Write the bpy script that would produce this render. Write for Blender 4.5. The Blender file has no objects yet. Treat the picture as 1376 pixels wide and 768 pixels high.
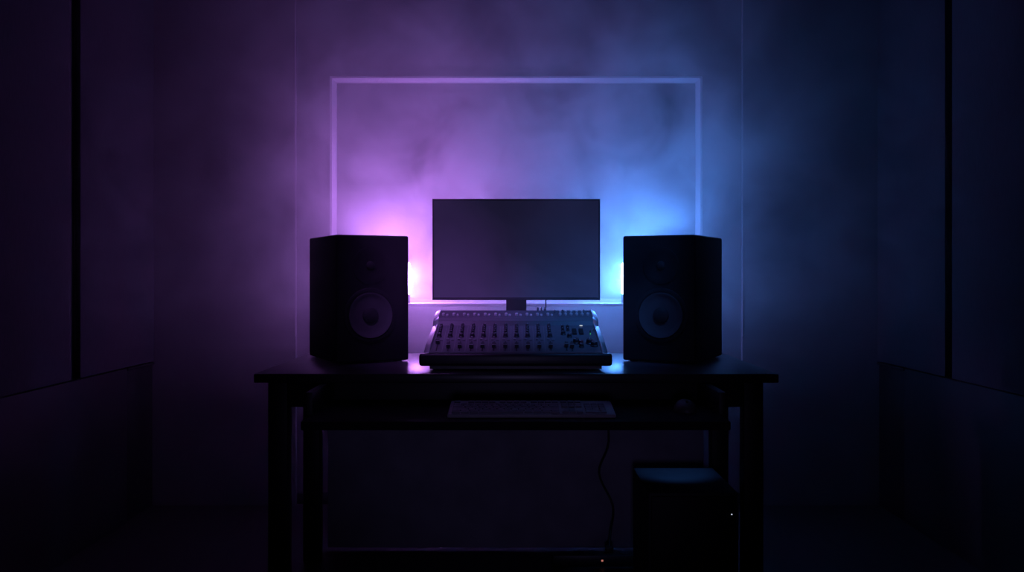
import bpy, bmesh, math, random
from mathutils import Vector, Matrix
random.seed(7)
S = bpy.context.scene
C = S.collection
PI = math.pi
EYE, AX, HY, F = 1.033, 693.0, 370.0, 1200.0      # eye height, vanishing point, focal length in pixels

# ------------------------------------------------------------------ helpers
def tag(o, label=None, cat=None, group=None, kind=None):
    if label: o['label'] = label
    if cat: o['category'] = cat
    if group: o['group'] = group
    if kind: o['kind'] = kind
    return o

def thing(name, label, cat, loc=(0, 0, 0), rotz=0, group=None):
    o = bpy.data.objects.new(name, None)
    C.objects.link(o)
    o.location = loc
    o.rotation_euler = (0, 0, rotz)
    o.empty_display_size = 0.05
    return tag(o, label, cat, group)

def mesh(name, bm, mats, smooth=None):
    me = bpy.data.meshes.new(name)
    bmesh.ops.recalc_face_normals(bm, faces=bm.faces[:])
    bm.to_mesh(me)
    bm.free()
    for m in (mats if isinstance(mats, (list, tuple)) else [mats]):
        me.materials.append(m)
    if smooth is not None:
        me.shade_smooth()
        me.set_sharp_from_angle(angle=math.radians(smooth))
    return me

def obj(name, bm, mats, parent=None, smooth=35, loc=None):
    me = bm if isinstance(bm, bpy.types.Mesh) else mesh(name, bm, mats, smooth)
    o = bpy.data.objects.new(name, me)
    C.objects.link(o)
    if parent: o.parent = parent
    if loc: o.location = loc
    return o

def box(bm, lo, hi, bev=0.0, seg=2, mi=0, M=None):
    r = bmesh.ops.create_cube(bm, size=1)
    vs = r['verts']
    c = [(a + b) / 2 for a, b in zip(lo, hi)]
    s = [(b - a) for a, b in zip(lo, hi)]
    for v in vs:
        v.co = Vector((c[0] + v.co.x * s[0], c[1] + v.co.y * s[1], c[2] + v.co.z * s[2]))
    fs = list({f for v in vs for f in v.link_faces})
    if bev > 0:
        es = list({e for v in vs for e in v.link_edges})
        b = bmesh.ops.bevel(bm, geom=es, offset=bev, segments=seg, profile=0.5, affect='EDGES')
        fs = [f for f in fs if f.is_valid] + b['faces']
        vs = list({v for f in fs for v in f.verts})
    for f in fs: f.material_index = mi
    if M is not None:
        for v in vs: v.co = M @ v.co
    return vs

def lathe(bm, prof, n=32, M=None, mi=0, mis=None):
    """prof: list of (r, z) turned about z."""
    rings = []
    for r, z in prof:
        if r < 1e-6:
            rings.append([bm.verts.new((0, 0, z))])
        else:
            rings.append([bm.verts.new((r * math.cos(2 * PI * k / n), r * math.sin(2 * PI * k / n), z)) for k in range(n)])
    for i in range(len(rings) - 1):
        a, b = rings[i], rings[i + 1]
        m = mis[i] if mis else mi
        for k in range(n):
            q = (k + 1) % n
            if len(a) == 1 and len(b) == 1: continue
            if len(a) == 1: f = bm.faces.new((a[0], b[k], b[q]))
            elif len(b) == 1: f = bm.faces.new((a[k], a[q], b[0]))
            else: f = bm.faces.new((a[k], a[q], b[q], b[k]))
            f.material_index = m
    if M is not None:
        for ring in rings:
            for v in ring: v.co = M @ v.co

def tube(bm, pts, r, n=8, mi=0):
    pts = [Vector(p) for p in pts]
    # Catmull-Rom refinement
    P = []
    for i in range(len(pts) - 1):
        p0, p1, p2, p3 = pts[max(i - 1, 0)], pts[i], pts[i + 1], pts[min(i + 2, len(pts) - 1)]
        for k in range(6):
            t = k / 6
            P.append(0.5 * ((2 * p1) + (p2 - p0) * t + (2 * p0 - 5 * p1 + 4 * p2 - p3) * t * t + (3 * p1 - p0 - 3 * p2 + p3) * t ** 3))
    P.append(pts[-1])
    rings = []
    nrm = Vector((0.31, 0.87, 0.37))
    for i, p in enumerate(P):
        d = (P[min(i + 1, len(P) - 1)] - P[max(i - 1, 0)]).normalized()
        nrm = (nrm - d * nrm.dot(d)).normalized()
        b = d.cross(nrm)
        rings.append([bm.verts.new(p + r * (nrm * math.cos(2 * PI * k / n) + b * math.sin(2 * PI * k / n))) for k in range(n)])
    for a, b in zip(rings, rings[1:]):
        for k in range(n):
            f = bm.faces.new((a[k], a[(k + 1) % n], b[(k + 1) % n], b[k]))
            f.material_index = mi
    bm.faces.new(rings[0]); bm.faces.new(rings[-1])

def prism(bm, poly, xa, xb, mi=0):
    """(y, z) polygon run between x functions xa(y), xb(y) -> closed solid."""
    A = [bm.verts.new((xa(y), y, z)) for y, z in poly]
    B = [bm.verts.new((xb(y), y, z)) for y, z in poly]
    fs = [bm.faces.new(A), bm.faces.new(B)]
    n = len(poly)
    for i in range(n):
        fs.append(bm.faces.new((A[i], A[(i + 1) % n], B[(i + 1) % n], B[i])))
    for f in fs: f.material_index = mi
    return A + B

def BM(): return bmesh.new()

# ------------------------------------------------------------------ materials
def mat(name, col, rough=0.5, metal=0.0, var=0.0, vscale=20, bump=0.0, bscale=200, spec=0.5, stretch=None, coat=0.0):
    m = bpy.data.materials.new(name)
    m.use_nodes = True
    nt = m.node_tree
    b = nt.nodes['Principled BSDF']
    b.inputs['Base Color'].default_value = (*col, 1)
    b.inputs['Roughness'].default_value = rough
    b.inputs['Metallic'].default_value = metal
    b.inputs['Specular IOR Level'].default_value = spec
    b.inputs['Coat Weight'].default_value = coat
    tc = nt.nodes.new('ShaderNodeTexCoord')
    mp = nt.nodes.new('ShaderNodeMapping')
    nt.links.new(tc.outputs['Object'], mp.inputs['Vector'])
    if stretch: mp.inputs['Scale'].default_value = stretch
    if var > 0:
        n = nt.nodes.new('ShaderNodeTexNoise')
        n.inputs['Scale'].default_value = vscale
        n.inputs['Detail'].default_value = 5
        r = nt.nodes.new('ShaderNodeValToRGB')
        r.color_ramp.elements[0].position = 0.3
        r.color_ramp.elements[1].position = 0.7
        r.color_ramp.elements[0].color = (*[c * (1 - var) for c in col], 1)
        r.color_ramp.elements[1].color = (*[min(1, c * (1 + var)) for c in col], 1)
        nt.links.new(mp.outputs[0], n.inputs['Vector'])
        nt.links.new(n.outputs['Fac'], r.inputs['Fac'])
        nt.links.new(r.outputs['Color'], b.inputs['Base Color'])
    if bump > 0:
        n2 = nt.nodes.new('ShaderNodeTexNoise')
        n2.inputs['Scale'].default_value = bscale
        n2.inputs['Detail'].default_value = 3
        bp = nt.nodes.new('ShaderNodeBump')
        bp.inputs['Strength'].default_value = bump
        bp.inputs['Distance'].default_value = 0.002
        nt.links.new(mp.outputs[0], n2.inputs['Vector'])
        nt.links.new(n2.outputs['Fac'], bp.inputs['Height'])
        nt.links.new(bp.outputs['Normal'], b.inputs['Normal'])
    return m

def emit(name, col, strength):
    m = bpy.data.materials.new(name)
    m.use_nodes = True
    nt = m.node_tree
    nt.nodes.remove(nt.nodes['Principled BSDF'])
    e = nt.nodes.new('ShaderNodeEmission')
    e.inputs['Color'].default_value = (*col, 1)
    e.inputs['Strength'].default_value = strength
    nt.links.new(e.outputs[0], nt.nodes['Material Output'].inputs['Surface'])
    return m

PURPLE = (0.59, 0.225, 1.0)
BLUE = (0.08, 0.30, 1.0)
LAMP_L, LAMP_R = 270, 290
WASH_L, WASH_R = 23, 23
LAMP_TURN, LAMP_ARC = 55, 115

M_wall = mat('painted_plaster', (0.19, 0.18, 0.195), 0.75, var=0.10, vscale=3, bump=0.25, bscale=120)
M_trim = mat('painted_moulding', (0.84, 0.80, 0.84), 0.45, var=0.03, vscale=10)
M_lit_edge = mat('painted_lit_edge', (0.36, 0.34, 0.37), 0.5, var=0.03, vscale=10)  # pale colour standing in for light on the wall step
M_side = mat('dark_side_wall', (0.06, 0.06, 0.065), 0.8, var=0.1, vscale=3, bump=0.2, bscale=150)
M_dado = mat('dark_wainscot', (0.018, 0.017, 0.02), 0.6, var=0.1, vscale=4)
M_post = mat('black_wood', (0.015, 0.014, 0.016), 0.6, var=0.15, vscale=6)
M_floor = mat('dark_floor_boards', (0.03, 0.026, 0.03), 0.5, var=0.25, vscale=4, stretch=(6, 0.6, 1))
M_ceil = mat('dark_ceiling_paint', (0.10, 0.10, 0.11), 0.9, var=0.05, vscale=3)
M_fabric = mat('dark_panel_fabric', (0.07, 0.066, 0.076), 0.95, var=0.15, vscale=60, bump=0.5, bscale=500, stretch=(1, 8, 0.4), spec=0.2)
M_desk = mat('black_desk_laminate', (0.035, 0.032, 0.036), 0.34, var=0.2, vscale=14, stretch=(1, 6, 6))
M_tray = mat('black_tray_laminate', (0.012, 0.011, 0.013), 0.8, var=0.15, vscale=14, spec=0.15)
M_backp = mat('dark_back_panel', (0.36, 0.34, 0.40), 0.7, var=0.15, vscale=8, spec=0.2)
M_deskleg = mat('black_desk_steel', (0.012, 0.012, 0.014), 0.5, var=0.1, vscale=30)
M_cab = mat('black_speaker_vinyl', (0.010, 0.010, 0.012), 0.55, var=0.15, vscale=60, bump=0.2, bscale=700, spec=0.3)
M_cone = mat('grey_paper_cone', (0.08, 0.076, 0.084), 0.9, var=0.1, vscale=40, bump=0.2, bscale=300)
M_rubber = mat('black_rubber', (0.02, 0.02, 0.022), 0.6, var=0.1, vscale=40)
M_dome = mat('black_silk_dome', (0.012, 0.012, 0.013), 0.8, var=0.1, vscale=40)
M_plastic = mat('black_plastic', (0.018, 0.018, 0.02), 0.4, var=0.1, vscale=50)
M_matt = mat('matt_monitor_plastic', (0.06, 0.06, 0.066), 0.45, var=0.08, vscale=50)
M_panel = mat('charcoal_mixer_panel', (0.11, 0.11, 0.12), 0.42, var=0.08, vscale=40)
M_slot = mat('black_fader_slot', (0.004, 0.004, 0.004), 0.7, var=0.1, vscale=50)
M_cheek = mat('brushed_metal_side_cheek', (0.85, 0.83, 0.86), 0.42, metal=1.0, var=0.04, vscale=20)
M_knob = mat('dark_knob_plastic', (0.045, 0.045, 0.05), 0.35, var=0.1, vscale=90)
M_line = mat('white_pointer_paint', (0.7, 0.7, 0.7), 0.4, var=0.03, vscale=50)
M_red = mat('dull_red_knob', (0.18, 0.02, 0.03), 0.4, var=0.1, vscale=50)
M_chrome = mat('polished_nickel', (0.75, 0.75, 0.77), 0.22, metal=1.0, var=0.03, vscale=50)
M_key = mat('grey_keycap_plastic', (0.22, 0.21, 0.23), 0.5, var=0.08, vscale=50)
M_mouse = mat('dark_mouse_plastic', (0.07, 0.068, 0.075), 0.45, var=0.08, vscale=40)
M_keyb = mat('grey_keyboard_body', (0.32, 0.31, 0.33), 0.5, var=0.06, vscale=30)
M_equip = mat('black_satin_case', (0.03, 0.03, 0.033), 0.7, var=0.12, vscale=20)
M_cable = mat('black_cable', (0.012, 0.012, 0.013), 0.5, var=0.1, vscale=60)

# monitor panel: matt grey, with a weak even glow added to lift it
M_screen = mat('screen_added_glow', (0.24, 0.235, 0.26), 0.5, var=0.03, vscale=30)
_b = M_screen.node_tree.nodes['Principled BSDF']
_b.inputs['Emission Color'].default_value = (0.36, 0.34, 1.0, 1)
_b.inputs['Emission Strength'].default_value = 0.010

E_left = emit('violet_lamp_glow', PURPLE, LAMP_L)
E_right = emit('blue_lamp_glow', BLUE, LAMP_R)
E_white = emit('white_led', (0.8, 0.9, 1.0), .7)
E_green = emit('green_led', (0.05, 0.6, 0.2), 0.35)
E_red = emit('red_led', (1.0, 0.32, 0.25), 0.35)

# ------------------------------------------------------------------ the room
WY = 4.05                 # back wall
HX = 1.654                # half width
CEIL = 2.55
Y0 = -0.6
def struct(name, bm, m, label=None, smooth=30):
    o = obj(name, bm, m, None, smooth)
    o['kind'] = 'structure'
    if label: o['label'] = label
    o['category'] = {'wall': 'wall', 'floor': 'floor', 'ceiling': 'ceiling', 'trim': 'trim', 'baseboard': 'baseboard'}[name.split('_')[0]]
    return o

bm = BM(); box(bm, (-HX - .12, Y0, -.1), (HX + .12, WY + .12, 0)); struct('floor', bm, M_floor, 'dark floor under the studio desk')
bm = BM(); box(bm, (-HX - .12, Y0, CEIL), (HX + .12, WY + .12, CEIL + .1)); struct('ceiling', bm, M_ceil, 'dark ceiling above the frame of the picture')
# back wall: a central bay, with the wall at both sides 3 cm proud of it
bm = BM()
PL, PR, PY = -.992, 1.022, 4.020
poly = [(-HX, PY), (PL, PY), (PL, WY), (PR, WY), (PR, PY), (HX, PY), (HX, WY + .12), (-HX, WY + .12)]
A = [bm.verts.new((x, y, 0)) for x, y in poly]; B = [bm.verts.new((x, y, CEIL)) for x, y in poly]
for i in range(len(poly)):
    j = (i + 1) % len(poly)
    bm.faces.new((A[i], A[j], B[j], B[i]))
bm.faces.new(A); bm.faces.new(B)
struct('wall_back', bm, M_wall, 'plaster back wall lit purple and blue behind the desk')
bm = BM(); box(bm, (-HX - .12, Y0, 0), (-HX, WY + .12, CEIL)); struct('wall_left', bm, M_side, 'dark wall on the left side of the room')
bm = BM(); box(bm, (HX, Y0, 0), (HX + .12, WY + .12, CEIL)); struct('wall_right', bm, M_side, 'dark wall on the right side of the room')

# rectangular moulding on the back wall
def frame(x0, x1, z0, z1):
    prof = [(0, 0), (0, .016), (.002, .020), (.005, .018), (.006, .022), (.009, .024), (.012, .024), (.028, .007), (.030, .009), (.030, 0)]
    bm = BM()
    cs = []
    for (cx, cz, sx, sz) in ((x0, z0, 1, 1), (x1, z0, -1, 1), (x1, z1, -1, -1), (x0, z1, 1, -1)):
        cs.append([bm.verts.new((cx + sx * u, WY - h, cz + sz * u)) for u, h in prof])
    for i in range(4):
        a, b = cs[i], cs[(i + 1) % 4]
        for k in range(len(prof) - 1):
            bm.faces.new((a[k], a[k + 1], b[k + 1], b[k]))
    return bm
struct('trim_1', frame((444 - AX) * WY / F, (943 - AX) * WY / F, EYE - (409.5 - HY) * WY / F, EYE + (HY - 103) * WY / F), M_trim,
       'pale rectangular moulding framing the wall above the desk', 25)

# wainscot along the two side walls with a darker post in each back corner
DZ = .645
n = 2
for s, side in ((-1, 'left'), (1, 'right')):
    bm = BM()
    x0, x1 = sorted((s * HX, s * (HX - .026)))
    box(bm, (x0, Y0, 0), (x1, 3.744, DZ), .004)
    struct('trim_%d' % n, bm, M_dado, 'low dark wainscot along the %s wall' % side); n += 1
    bm = BM()
    x0, x1 = sorted((s * HX, s * (HX - .020)))
    box(bm, (x0, 3.745, 0), (x1, 4.018, DZ - .012), .003)
    x0, x1 = sorted((s * HX, s * (HX - .030)))
    box(bm, (x0, 3.745, DZ - .012), (x1, 4.018, DZ), .004)
    struct('trim_%d' % n, bm, M_post, 'black low corner panel where the %s wall meets the back wall' % side); n += 1
for x in (PL, PR):                                                   # pale strips added to paint the lit edge where the wall steps forward
    bm = BM(); box(bm, (x - .003, PY - .003, .76), (x + .003, PY + .004, CEIL - .001), .0015, 2)
    struct('trim_%d' % n, bm, M_lit_edge, 'thin upright strip painted as lit edge on the %s of the framed wall bay' % ('left' if x < 0 else 'right')); n += 1
bm = BM(); box(bm, (PL + .002, WY - .012, 0), (PR - .002, WY, .05), .004); struct('baseboard_back', bm, M_side, 'low skirting under the back wall')

# fabric panels on the side walls, standing on the wainscot, black gaps between them
def acoustic(s, y0, y1, label):
    t = thing('acoustic_panel', label, 'acoustic panel', (s * HX, (y0 + y1) / 2, DZ), 0, 'fabric panels on the side walls')
    h = (y1 - y0) / 2
    bm = BM()
    x0, x1 = sorted((-s * .001, -s * .010)); box(bm, (x0, -h, .002), (x1, h, CEIL - DZ - .02), .002)
    obj('backing_frame', bm, M_post, t)
    bm = BM()
    x0, x1 = sorted((-s * .010, -s * .030)); box(bm, (x0, -h + .003, .004), (x1, h - .003, CEIL - DZ - .022), .004, 2)
    obj('fabric_front', bm, M_fabric, t)
    return t
acoustic(-1, 3.331, 4.016, 'tall dark fabric panel on the left wall next to the back corner')
acoustic(-1, 1.90, 3.259, 'tall dark fabric panel on the left wall past the black gap, in deepest shadow')
acoustic(1, 3.378, 4.016, 'tall dark fabric panel on the right wall next to the back corner, faint blue')
acoustic(1, 1.90, 3.331, 'tall dark fabric panel on the right wall past the black gap, almost black')

# ------------------------------------------------------------------ desk
DT = 0.740
desk = thing('studio_desk', 'wide black studio desk with four square legs and a lower keyboard tray', 'desk', (0, 3.0, 0))
DL = Vector((0, 3.0, 0))
def dbox(name, lo, hi, m, bev=.003, parent=desk):
    bm = BM(); box(bm, [a - b for a, b in zip(lo, DL)], [a - b for a, b in zip(hi, DL)], bev)
    return obj(name, bm, m, parent)
dbox('desktop', (-.784, 2.668, .712), (.787, 3.378, DT), M_desk, .004)
for sx in (-1, 1):
    for y0 in (2.760, 3.215):
        x0, x1 = sorted((sx * .766, sx * .706))
        dbox('leg', (x0, y0, 0), (x1, y0 + .055, .7115), M_deskleg)
dbox('apron', (-.70, 2.76, .627), (.70, 2.780, .7115), M_deskleg, .002)
for sx in (-1, 1):
    x0, x1 = sorted((sx * .56, sx * .58))
    dbox('tray_bracket', (x0, 2.46, .627), (x1, 2.758, .7115), M_deskleg, .002)
tray = dbox('keyboard_tray', (-.565, 2.344, .627), (.565, 2.757, .650), M_tray, .003)
dbox('back_panel', (-.704, 3.345, .015), (.704, 3.363, .7115), M_backp, .002)

# ------------------------------------------------------------------ loudspeakers
SW, SD, SH, SA = .254, .335, .427, math.radians(28)
def speaker(s, label):
    """s=-1 left. Local frame: front baffle on -y, origin at the bottom centre."""
    a = SA * (-s) * -1
    corner = Vector((s * .589, 2.930, DT + .001))                # nearest vertical edge
    rot = Matrix.Rotation(-s * -SA if False else (SA if s < 0 else -SA), 4, 'Z')
    # outer front corner sits at local (s*SW/2, -SD/2)
    c = corner - (rot @ Vector((s * SW / 2, -SD / 2, 0)))
    t = thing('studio_monitor_speaker', label, 'speaker', c, SA if s < 0 else -SA, 'pair of black studio monitor speakers')
    bm = BM(); box(bm, (-SW / 2, -SD / 2, .004), (SW / 2, SD / 2, SH), .007, 3)
    obj('cabinet', bm, M_cab, t)
    fy = -SD / 2
    def ring(prof, zc, name, m, par=t, n=48):
        bm = BM()
        lathe(bm, prof, n, Matrix.Translation((s * .010, fy, zc)) @ Matrix.Rotation(PI / 2, 4, 'X'))
        return obj(name, bm, m, par, 40)
    zc = .159
    w = ring([(.092, -.0005), (.092, .003), (.090, .0045), (.079, .0045), (.078, .0005), (.0775, -.0005)], zc, 'woofer', M_cab)
    ring([(.0785, .001), (.076, .005), (.0725, .0065), (.069, .004), (.067, .0008)], zc, 'rubber_surround', M_rubber, w)
    ring([(.0755, .0068), (.071, .0066), (.066, .0035), (.050, .0020), (.034, .0012), (.026, .0010)], zc, 'cone', M_cone, w)
    ring([(.0275, .0010), (.026, .005), (.018, .0085), (.009, .0103), (0, .0108)], zc, 'dust_cap', M_rubber, w)
    zt = .325
    q = ring([(.062, -.0005), (.062, .003), (.059, .004), (.045, .0022), (.028, .0012), (.0155, .0008)], zt, 'tweeter', M_cab)
    ring([(.0155, .0008), (.0145, .004), (.0105, .0075), (.005, .0095), (0, .010)], zt, 'dome', M_dome, q)
    for px in (-1, 1):
        for py in (-1, 1):
            bm = BM(); lathe(bm, [(0, 0), (.014, 0), (.014, .005), (0, .005)], 16, Matrix.Translation((px * (SW / 2 - .03), py * (SD / 2 - .03), 0)))
            obj('foot', bm, M_rubber, t)
    return t
speaker(-1, 'black studio speaker left of the monitor, edged in purple light')
speaker(1, 'black studio speaker right of the monitor, edged in blue light')

# ------------------------------------------------------------------ narrow shelf table behind the desk, a glowing light bar at each end
SZ = EYE - 37.5 * 3.60 / F
st = thing('shelf_table', 'long narrow pale-edged shelf table standing behind the desk under the wall frame', 'shelf table', (0, 3.68, 0))
bm = BM(); box(bm, (-.72, -.08, SZ - .012), (.72, .08, SZ), .002, 2); obj('shelf_top', bm, M_trim, st)
for sx in (-1, 1):
    bm = BM(); x0, x1 = sorted((sx * .70, sx * .67)); box(bm, (x0, -.065, 0), (x1, .065, SZ - .0125), .002, 2); obj('leg', bm, M_plastic, st)
bm = BM(); box(bm, (-.669, -.006, .10), (.669, .006, .14), .001, 1); obj('stretcher', bm, M_plastic, st)

def lamp(sx, m, label):
    Y = 3.66
    t = thing('light_bar', label, 'lamp', (sx * (142 * Y / F + .0185), Y, SZ + .0006), 0, 'glowing light bars behind the speakers')
    zb, ze = EYE - (395 - HY) * Y / F - SZ, EYE - (353 - HY) * Y / F - SZ
    bm = BM(); lathe(bm, [(0, 0), (.020, 0), (.020, .004), (.0185, .006), (.0185, zb - .0005), (0, zb - .0005)], 24); obj('base', bm, M_plastic, t)
    # the diffuser wraps most of the bar; a black housing added to cut outward light closes the side turned to the speaker
    fa = math.radians(LAMP_TURN if sx < 0 else 180 - LAMP_TURN)
    h = ze - zb
    prof = [(.0120, zb), (.0165, zb + .002), (.0185, zb + .007), (.0185, ze - .010), (.0170, ze - .004), (.0120, ze - .0008), (.0060, ze)]
    half = math.radians(LAMP_ARC)
    for nm, mm, c0, hs, k in (('diffuser', m, fa, half, 1.0), ('housing', M_plastic, fa + PI, PI - half, 1.03)):
        bm = BM(); rings = []
        for r, z in prof:
            rings.append([bm.verts.new((r * k * math.cos(c0 - hs + 2 * hs * q / 24), r * k * math.sin(c0 - hs + 2 * hs * q / 24), z)) for q in range(25)])
        for a, b in zip(rings, rings[1:]):
            for q in range(24): bm.faces.new((a[q], a[q + 1], b[q + 1], b[q]))
            bm.faces.new((a[0], b[0], b[24], a[24]))
        bm.faces.new(rings[0]); bm.faces.new(rings[-1])
        obj(nm, bm, mm, t)
    l = bpy.data.lights.new('added_wall_fill', 'SPOT'); l.energy = WASH_L if sx < 0 else WASH_R; l.color = PURPLE if sx < 0 else BLUE  # unseen spot added beside the bar to brighten wall and haze
    l.spot_size = math.radians(145); l.spot_blend = 1; l.shadow_soft_size = .06
    lo = bpy.data.objects.new('added_wall_fill', l); C.objects.link(lo); lo.parent = t
    lo.location = (sx * .085, -.02, .135)
    lo.rotation_euler = (Vector((-sx * .04, .08, .80))).to_track_quat('-Z', 'Y').to_euler()
    return t
lamp(-1, E_left, 'bright violet light bar standing behind the left speaker')
lamp(1, E_right, 'bright blue light bar standing behind the right speaker')

# ------------------------------------------------------------------ computer monitor
MY = 3.20
mon = thing('computer_monitor', 'wide flat computer monitor with a dark screen at the middle of the desk', 'monitor', (0, MY, DT + .001))
mz = lambda py: EYE - (py - HY) * MY / F - DT - .001
mx = lambda px: (px - AX) * MY / F
x0, x1, z0, z1 = mx(581), mx(806.5), mz(403), mz(267)
bm = BM()
box(bm, (x0, 0.003, z0), (x1, .022, z1), .003, 2)
box(bm, (x0 + .10, .021, z0 + .06), (x1 - .10, .045, z1 - .06), .010, 3)
obj('casing', bm, M_matt, mon)
bm = BM()     # thin bezel ring
b = .0055
for lo, hi in (((x0, 0, z0), (x1, .004, z0 + .010)), ((x0, 0, z1 - b), (x1, .004, z1)), ((x0, 0, z0 + .010), (x0 + b, .004, z1 - b)), ((x1 - b, 0, z0 + .010), (x1, .004, z1 - b))):
    box(bm, lo, hi, .0006, 1)
obj('bezel', bm, M_matt, mon)
bm = BM(); box(bm, (x0 + b, .0015, z0 + .010), (x1 - b, .0032, z1 - b)); obj('screen', bm, M_screen, mon)
bm = BM()
prism(bm, [(.030, .012), (.046, .012), (.052, z0 + .13), (.044, z0 + .13)], lambda y: mx(680), lambda y: mx(707.5))
obj('stand_neck', bm, M_matt, mon)
bm = BM(); box(bm, (-.12, -.03, 0), (.12, .13, .012), .004); obj('stand_base', bm, M_matt, mon)

# ------------------------------------------------------------------ mixing console
MO = Vector((0, 2.88, DT))
mix = thing('mixing_console', 'wide sloped audio mixing console with rows of knobs and faders', 'mixing console', MO)
def hw(y): return .285 + (.271 - .285) * (y - 2.735) / (3.03 - 2.735)
CK = .019                                                           # cheek width
Pf, Pb = Vector((2.738, .797)), Vector((2.950, .868))                 # sloped control panel, front and back
Rf, Rb = Vector((2.962, .893)), Vector((3.030, .915))                 # raised rear connector panel
def shift(bm):
    for v in bm.verts: v.co -= MO
    return bm
bm = BM()
prism(bm, [(2.752, DT + .006), (2.752, .760), (2.752, Pf.y - .006), (Pf.x + .004, Pf.y - .002), (Pb.x, Pb.y - .002), (Rf.x, Rf.y - .003), (Rb.x, Rb.y - .003), (3.034, .90), (3.034, DT + .006)],
      lambda y: -hw(y) + CK, lambda y: hw(y) - CK)
obj('chassis', shift(bm), M_plastic, mix)
bm = BM()    # control panel with the fader slots let into it
sl = (Pb - Pf); L = sl.length; ang = math.atan2(sl.y, sl.x)
def onp(x, t, h=0.0):                                                # point on the control panel
    p = Pf + sl * t
    return Vector((x, p.x - math.sin(ang) * h, p.y + math.cos(ang) * h))
th = .003
prism(bm, [(Pf.x, Pf.y - th), (Pf.x, Pf.y), (Pb.x, Pb.y), (Pb.x, Pb.y - th)], lambda y: -hw(y) + CK, lambda y: hw(y) - CK)
RX = Matrix.Rotation(ang, 4, 'X')
CH = [-.245 + .0354 * k for k in range(11)]
def slot(x, t0, t1):
    Mx = Matrix.Translation(onp(x, (t0 + t1) / 2)) @ RX
    box(bm, (-.0012, -(t1 - t0) * L / 2, -.001), (.0012, (t1 - t0) * L / 2, .0006), 0, mi=1, M=Mx)
for x in CH: slot(x, .06, .40)
for x in (.158, .175): slot(x, .06, .40)
for k in range(10):                                                  # printed channel lines
    x = (CH[k] + CH[k + 1]) / 2
    Mx = Matrix.Translation(onp(x, .5)) @ RX
    box(bm, (-.0003, -.46 * L, -.0005), (.0003, .46 * L, .0003), 0, mi=2, M=Mx)
for x in CH:                                                         # printed tick marks beside each knob
    for t in (.62, .67, .73, .80, .86, .93, .985):
        Mx = Matrix.Translation(onp(x - .0085, t)) @ RX
        box(bm, (-.0009, -.0016, -.0005), (.0009, .0016, .0004), 0, mi=2, M=Mx)
    for k in range(9):
        Mx = Matrix.Translation(onp(x - .008, .08 + .036 * k)) @ RX
        box(bm, (-.0012, -.0003, -.0005), (.0012, .0003, .0004), 0, mi=2, M=Mx)
M_print = mat('grey_panel_print', (0.35, 0.35, 0.37), 0.5, var=0.05, vscale=60)
obj('control_panel', shift(bm), [M_panel, M_slot, M_print], mix)
bm = BM()
prism(bm, [(Rf.x - .004, Rf.y - .010), (Rf.x, Rf.y), (Rb.x, Rb.y), (Rb.x + .004, Rb.y - .010)], lambda y: -hw(y) + CK, lambda y: hw(y) - CK)
obj('connector_panel', shift(bm), M_panel, mix)
bm = BM()    # front lip, wider than the console above it
vs = box(bm, (-.2955, 2.724, .7565), (.2955, 2.752, .7955), .009, 3)
obj('front_lip', shift(bm), M_plastic, mix)
for s in (-1, 1):                                                     # pale curved cheeks, cut at the step
    for i, pts in enumerate(([(2.735, .765), (2.735, .799), (2.79, .824), (2.86, .850), (2.945, .876), (2.955, .870), (2.96, .765)],
                             [(2.958, .780), (2.962, .892), (2.968, .900), (3.0, .912), (3.034, .921), (3.040, .915), (3.04, .765)])):
        bm = BM()
        xa, xb = (lambda y: s * (hw(y) - CK)), (lambda y: s * hw(y))
        vv = prism(bm, pts, xa, xb)
        for v in vv[len(pts):]:                                       # the top falls away to the outside
            if v.co.z > .785: v.co.z -= .012
        bmesh.ops.bevel(bm, geom=bm.edges[:], offset=.003, segments=2, profile=.5, affect='EDGES')
        tag(obj('side_cheek', shift(bm), M_cheek if i in (0, 1) else M_plastic, mix), 'pale grey cheek piece')
# feet
for sx in (-1, 1):
    for y in (2.79, 3.0):
        bm = BM(); lathe(bm, [(0, .001), (.012, .001), (.012, .0065), (0, .0065)], 16, Matrix.Translation((sx * .22, y - MO.y, 0))); obj('foot', bm, M_rubber, mix)

def place(me, name, x, t, h=0.0, rear=False, rz=0, label=None):
    o = bpy.data.objects.new(name, me); C.objects.link(o); o.parent = mix
    if rear:
        d = (Rb - Rf); a = math.atan2(d.y, d.x); p = Rf + d * t
        o.location = Vector((x, p.x, p.y)) - MO
    else:
        a = ang; o.location = onp(x, t, h) - MO
    o.rotation_euler = (Matrix.Rotation(a, 4, 'X') @ Matrix.Rotation(rz, 4, 'Z')).to_euler()
    if label: o['label'] = label
    return o

def knob_mesh(r, h, m):
    bm = BM()
    lathe(bm, [(r * 1.18, 0), (r * 1.18, h * .22), (r, h * .30), (r * .9, h * .93), (r * .78, h), (0, h)], 20)
    box(bm, (-.0006, r * .15, h * .98), (.0006, r * .80, h * 1.05), 0, mi=1)
    return mesh('knob', bm, [m, M_line], 35)
KN = knob_mesh(.0050, .0105, M_knob)
KB = knob_mesh(.0075, .0120, M_knob)
KR = knob_mesh(.0072, .0120, M_red)
KM = knob_mesh(.0105, .0150, M_knob)
for x in CH:
    for t in (.70, .765, .83, .895, .96):
        place(KN, 'knob', x, t, rz=random.uniform(-2.2, 2.2))
    place(KB, 'knob', x, .575, rz=random.uniform(-1.5, 1.5))
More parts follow.
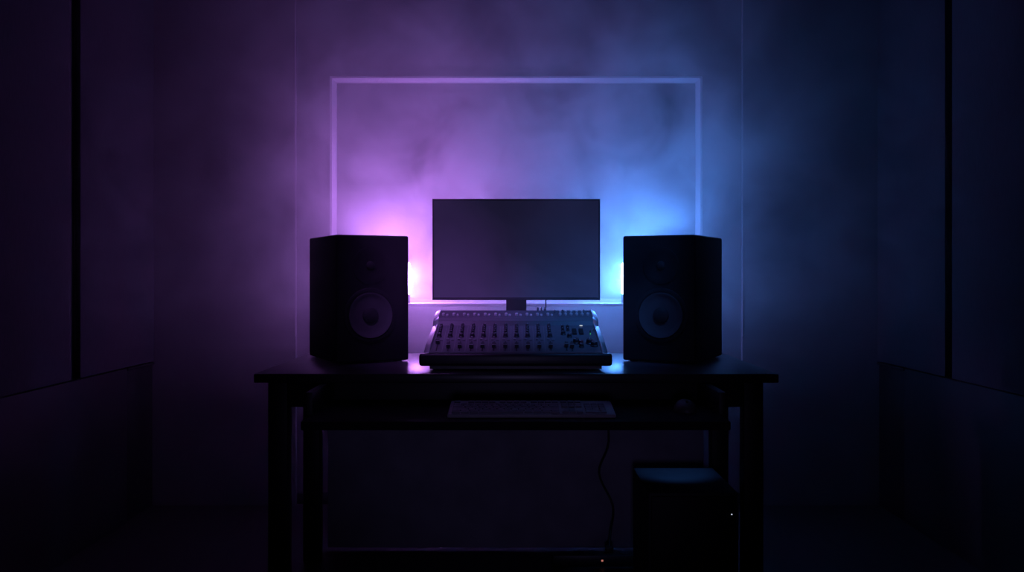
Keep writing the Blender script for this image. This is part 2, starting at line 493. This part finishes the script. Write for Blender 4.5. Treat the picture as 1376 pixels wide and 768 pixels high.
# fader caps
bm = BM()
prism(bm, [(-.0105, .003), (-.0095, .012), (-.002, .0095), (.002, .0095), (.0095, .012), (.0105, .003)], lambda y: -.0058, lambda y: .0058)
box(bm, (-.0058, -.0006, .0094), (.0058, .0006, .0100), 0, mi=1)
box(bm, (-.001, -.004, -.0005), (.001, .004, .0035), 0)
FD = mesh('fader', bm, [M_knob, M_line], 30)
for k, x in enumerate(CH): place(FD, 'fader', x, .33 if k == 0 else .19)
place(FD, 'fader', .158, .22); place(FD, 'fader', .175, .19)
# mute buttons
bm = BM(); box(bm, (-.0045, -.003, -.0005), (.0045, .003, .004), .0007, 1); BT = mesh('push_button', bm, M_key, 30)
for x in CH:
    place(BT, 'push_button', x + .0095, .44); place(BT, 'push_button', x - .006, .455)
# master section on the right
for (x, t, k) in ((.205, .30, KR), (.190, .34, KM), (.232, .33, KM), (.205, .20, KB), (.245, .24, KM), (.153, .80, KN), (.170, .80, KN), (.153, .66, KB), (.153, .90, KN), (.170, .90, KN), (.172, .56, KB)):
    place(k, 'knob', x, t, rz=random.uniform(-2, 2), label='dull red knob' if k is KR else None)
bm = BM(); box(bm, (-.007, -.022, -.0005), (.007, .022, .005), .001, 1); MT = mesh('level_meter', bm, M_slot, 30)
place(MT, 'level_meter', .190, .74); place(MT, 'level_meter', .212, .74)
bm = BM(); box(bm, (-.0048, -.0012, 0), (.0048, .0012, .0015), 0); o = place(mesh('indicator_light', bm, E_white), 'indicator_light', .2155, .985, .001)
bm = BM(); lathe(bm, [(0, .0045), (.0012, .004), (.0018, .002), (.0018, 0)], 12); LD = mesh('indicator_light', bm, E_green, 40)
place(LD, 'indicator_light', .2405, .66, label='green indicator light')
bm = BM(); lathe(bm, [(.0018, 0), (.0024, 0), (.0026, .007), (.0018, .009), (0, .009)], 12); SWM = mesh('toggle_switch', bm, M_chrome, 40)
place(SWM, 'toggle_switch', .2405, .71); place(SWM, 'toggle_switch', .252, .77)
# connector sockets with bright nut rings on the raised rear panel
bm = BM()
lathe(bm, [(.0052, 0), (.0052, .004), (.0050, .0062), (.0043, .0074), (.0034, .0072), (.0027, .0055), (.0025, .002), (0, .002)], 20, mis=[0, 0, 0, 0, 0, 0, 1])
M_nut = mat('pale_socket_collar', (0.8, 0.79, 0.8), 0.3, var=0.03, vscale=50)
JK = mesh('jack_socket', bm, [M_nut, M_slot], 30)
bm = BM()
lathe(bm, [(.0042, 0), (.0042, .003), (.0038, .0046), (.0031, .0052), (.0025, .0046), (.0022, .0015), (0, .0015)], 16, mis=[0, 0, 0, 0, 0, 1])
JS = mesh('jack_socket', bm, [M_nut, M_slot], 30)
for x in CH:
    place(JK, 'jack_socket', x * .985, .36, rear=True)
    place(JS, 'jack_socket', x * .985 + .013, .30, rear=True)
for i in range(6):
    place(JK, 'jack_socket', .148 + .0185 * i, .38, rear=True)
    if i < 5: place(JS, 'jack_socket', .150 + .0185 * i, .80, rear=True)
# plugs standing up from the rear sockets
bm = BM(); lathe(bm, [(.0026, 0), (.0026, .005), (.0034, .006), (.0034, .009), (.0028, .0115), (.0015, .013), (0, .0134)], 14)
PG = mesh('cable_plug', bm, M_chrome, 40)
for x in (.075, .087, .098, .131, .157, .228): place(PG, 'cable_plug', x, .93 if x < .1 else .62, rear=True)

# ------------------------------------------------------------------ keyboard, mouse
kb = thing('computer_keyboard', 'slim grey computer keyboard on the lower tray below the mixing console', 'keyboard', (.043, 2.400, .6505))
kb.rotation_euler = (math.radians(6.2), 0, 0)
KW, KD = .454, .150
bm = BM(); box(bm, (-KW / 2, 0, .000), (KW / 2, KD, .010), .003, 2); obj('keyboard_body', bm, M_keyb, kb)
bm = BM()
u = .0190
def krow(yr, spec, x0=-KW / 2 + .010):
    x = x0
    for w in spec:
        if w > 0:
            box(bm, (x + .0012, yr, .0098), (x + w * u - .0012, yr + .0165, .0150), .0015, 1)
        x += abs(w) * u
u = .0196
krow(.010, [1.25, 1.25, 1.25, 6.25, 1.25, 1.25, 1.25, 1.25, -.25, 1, 1, 1, -.25, 2, 1])
krow(.0295, [2.25] + [1] * 10 + [2.75, -1.25, 1, -1.25, 1, 1, 1])
krow(.049, [1.75] + [1] * 11 + [2.25, -3.5, 1, 1, 1])
krow(.0685, [1.5] + [1] * 12 + [1.5, -.25, 1, 1, 1, -.25, 1, 1, 1])
krow(.088, [1] * 13 + [2, -.25, 1, 1, 1, -.25, 1, 1, 1])
krow(.117, [1, -1, 1, 1, 1, 1, -.5, 1, 1, 1, 1, -.5, 1, 1, 1, 1, -.25, 1, 1, 1])
obj('keys', bm, M_key, kb)
for sx in (-1, 1):
    bm = BM(); box(bm, (sx * .17 - .02, KD - .025, -.0125), (sx * .17 + .02, KD - .015, .001), .002, 1); obj('fold_out_foot', bm, M_plastic, kb)

ms = thing('computer_mouse', 'small dark computer mouse on the tray right of the keyboard', 'mouse', (.479, 2.53, .6505))
bm = BM()
bmesh.ops.create_uvsphere(bm, u_segments=24, v_segments=16, radius=1)
for v in bm.verts:
    x, y, z = v.co
    if z < -.12: z = -.12
    v.co = Vector((x * .031 * (1 - .12 * y), y * .056, (z + .12) * .030 * (1 - .18 * y * y - .10 * y)))
obj('mouse_body', bm, M_mouse, ms, 60)
bm = BM(); lathe(bm, [(0, -.003), (.006, -.003), (.007, -.001), (.007, .001), (.006, .003), (0, .003)], 20, Matrix.Translation((0, -.028, .026)) @ Matrix.Rotation(PI / 2, 4, 'Y'))
obj('scroll_wheel', bm, M_rubber, ms)

# ------------------------------------------------------------------ under the desk
eq = thing('equipment_case', 'black box-shaped equipment case on the floor under the right of the desk', 'equipment case', (.546, 2.92, 0))
bm = BM(); box(bm, (-.139, -.178, .012), (.139, .178, .367), .006, 2); obj('case_body', bm, M_equip, eq)
bm = BM(); box(bm, (-.131, -.184, .022), (.131, -.177, .357), .004, 2); obj('front_panel', bm, M_cab, eq)
bm = BM(); lathe(bm, [(0, .002), (.0016, .0015), (.002, 0), (.002, -.001)], 12, Matrix.Translation((.116, -.184, .302)) @ Matrix.Rotation(PI / 2, 4, 'X'))
obj('indicator_light', bm, E_white, eq)
for sx in (-1, 1):
    for sy in (-1, 1):
        bm = BM(); lathe(bm, [(0, 0), (.016, 0), (.016, .013), (0, .013)], 16, Matrix.Translation((sx * .11, sy * .14, 0))); obj('foot', bm, M_rubber, eq)

ps = thing('power_strip', 'black power strip with a small red light on the floor by the back wall', 'power strip', (.30, 3.20, 0))
bm = BM(); box(bm, (-.17, -.028, 0), (.17, .028, .040), .006, 2); obj('strip_body', bm, M_plastic, ps)
for k in range(4):
    bm = BM(); lathe(bm, [(.019, .0398), (.019, .0420), (.0165, .0425), (.015, .0405), (0, .0405)], 20, Matrix.Translation((-.075 + .055 * k, 0, 0))); obj('outlet', bm, M_rubber, ps)
bm = BM(); box(bm, (-.146, -.011, .0395), (-.120, .011, .0430), .001, 1); obj('rocker_switch', bm, M_plastic, ps)
bm = BM(); box(bm, (.004, -.0290, .018), (.011, -.0275, .024), .0004, 1); obj('indicator_light', bm, E_red, ps)

bm = BM(); tube(bm, [(.33, 3.33, .60), (.345, 3.31, .42), (.31, 3.32, .30), (.36, 3.31, .18), (.345, 3.25, .10), (.335, 3.20, .060), (.335, 3.2, .0445)], .004)
box(bm, (.321, 3.186, .0432), (.349, 3.214, .066), .004, 2)
tag(obj('power_cable', bm, M_cable), 'black power cable hanging under the desk and plugged into the power strip', 'cable')
bm = BM(); tube(bm, [((733 - AX) * 3.3 / F, 3.245, .985), ((733 - AX) * 3.3 / F, 3.262, .93), ((733 - AX) * 3.3 / F, 3.30, .84), (.112, 3.335, DT + .03), (.104, 3.352, DT + .008), (.06, 3.36, DT + .0045), (.02, 3.362, DT + .0045)], .0022)
tag(obj('monitor_cable', bm, M_cable), 'thin black cable hanging from the back of the monitor', 'cable')

# ------------------------------------------------------------------ haze (a real volume in the air behind and above the desk)
hz = BM(); box(hz, (-1.615, 2.50, DT + .0006), (1.615, 4.012, 2.52))
M_haze = bpy.data.materials.new('drifting_haze'); M_haze.use_nodes = True
nt = M_haze.node_tree; nt.nodes.remove(nt.nodes['Principled BSDF'])
N = nt.nodes.new; Lk = nt.links.new
tc = N('ShaderNodeTexCoord'); sep = N('ShaderNodeSeparateXYZ'); Lk(tc.outputs['Object'], sep.inputs[0])
no = N('ShaderNodeTexNoise'); no.inputs['Scale'].default_value = 3.4; no.inputs['Detail'].default_value = 6; no.inputs['Roughness'].default_value = .55; no.inputs['Distortion'].default_value = .6
mpn = N('ShaderNodeMapping'); mpn.inputs['Location'].default_value = (2.3, .7, 5.1); Lk(tc.outputs['Object'], mpn.inputs['Vector']); Lk(mpn.outputs[0], no.inputs['Vector'])
def mr(src, a, b, c, d, smooth=True):
    m = N('ShaderNodeMapRange')
    if smooth: m.interpolation_type = 'SMOOTHSTEP'
    Lk(src, m.inputs['Value'])
    for k, v in zip(('From Min', 'From Max', 'To Min', 'To Max'), (a, b, c, d)): m.inputs[k].default_value = v
    return m.outputs[0]
def mul(a, b):
    m = N('ShaderNodeMath'); m.operation = 'MULTIPLY'
    for i, s in enumerate((a, b)):
        if isinstance(s, (int, float)): m.inputs[i].default_value = s
        else: Lk(s, m.inputs[i])
    return m.outputs[0]
HAZE = 3.1
d = mr(no.outputs['Fac'], .39, .61, .08, 1.05)
d = mul(d, mr(sep.outputs['Y'], 2.75, 3.65, 0, 1))                   # hangs along the back wall
d = mul(d, mr(sep.outputs['Z'], .78, .98, .1, 1))                    # thins out at the desk and up high
d = mul(d, mr(sep.outputs['Z'], 1.2, 2.3, 1, .2))
ax = N('ShaderNodeMath'); ax.operation = 'ABSOLUTE'; Lk(sep.outputs['X'], ax.inputs[0])
d = mul(d, mr(ax.outputs[0], .55, 1.25, 1, .10))                     # thickest in the middle bay
d = mul(d, HAZE)
vs = N('ShaderNodeVolumeScatter'); vs.inputs['Color'].default_value = (.95, .95, .95, 1); vs.inputs['Anisotropy'].default_value = .1
Lk(d, vs.inputs['Density']); Lk(vs.outputs[0], nt.nodes['Material Output'].inputs['Volume'])
hzo = obj('haze', hz, M_haze, None, None)
tag(hzo, 'thin drifting haze glowing purple and blue in front of the back wall', 'haze', kind='stuff')
M_haze.cycles.volume_sampling = 'MULTIPLE_IMPORTANCE'

# ------------------------------------------------------------------ added fill spots without fixtures, for desk, screen and case
def spot(name, loc, aim, energy, col, size, blend=.8, rad=.25):
    l = bpy.data.lights.new(name, 'SPOT'); l.energy = energy; l.color = col; l.spot_size = math.radians(size); l.spot_blend = blend; l.shadow_soft_size = rad
    o = bpy.data.objects.new(name, l); C.objects.link(o); o.location = loc
    o.rotation_euler = (Vector(aim) - Vector(loc)).to_track_quat('-Z', 'Y').to_euler()
    return o
spot('added_fill_violet', (-.55, 2.15, 2.45), (-.24, 2.98, .95), 62, (.45, .17, 1.0), 23, 1, .1)  # added violet fill, lifts the left of console and screen
spot('added_fill_blue', (.55, 2.15, 2.45), (.24, 2.98, .95), 62, (.06, .25, 1.0), 23, 1, .1)  # added blue fill, lifts the right of console and screen
spot('added_case_fill', (.55, 3.04, .70), (.54, 3.035, .367), 1.7, (.07, .28, 1), 58, .7, .02)  # hidden spot added to turn the case top blue
spot('added_front_fill', (0, -.4, .75), (0, 3.4, .62), 7, (.45, .36, 1.0), 32, .9, .15)  # added fill from behind the camera, for back panel and cones
W = bpy.data.worlds.new('dark_room'); S.world = W; W.use_nodes = True
W.node_tree.nodes['Background'].inputs['Color'].default_value = (.35, .25, .9, 1)
W.node_tree.nodes['Background'].inputs['Strength'].default_value = .0015

# ------------------------------------------------------------------ camera and colour
cd = bpy.data.cameras.new('camera'); cam = bpy.data.objects.new('camera', cd); C.objects.link(cam)
cd.sensor_width = 36; cd.lens = F / 1376 * 36; cd.shift_x = -(AX - 688) / 1376; cd.shift_y = -(384 - HY) / 1376
cd.clip_start = .02
cam.location = (0, 0, EYE); cam.rotation_euler = (PI / 2, 0, 0)
S.camera = cam
S.view_settings.view_transform = 'Standard'; S.view_settings.look = 'None'
S.view_settings.exposure = 0.4; S.view_settings.gamma = 1; S.view_settings.use_curve_mapping = False
S.cycles.use_denoising = True
S.cycles.max_bounces = 8; S.cycles.diffuse_bounces = 4; S.cycles.glossy_bounces = 3; S.cycles.volume_bounces = 2
S.cycles.sample_clamp_indirect = 4
S.cycles.volume_step_rate = 1.0; S.cycles.volume_max_steps = 128
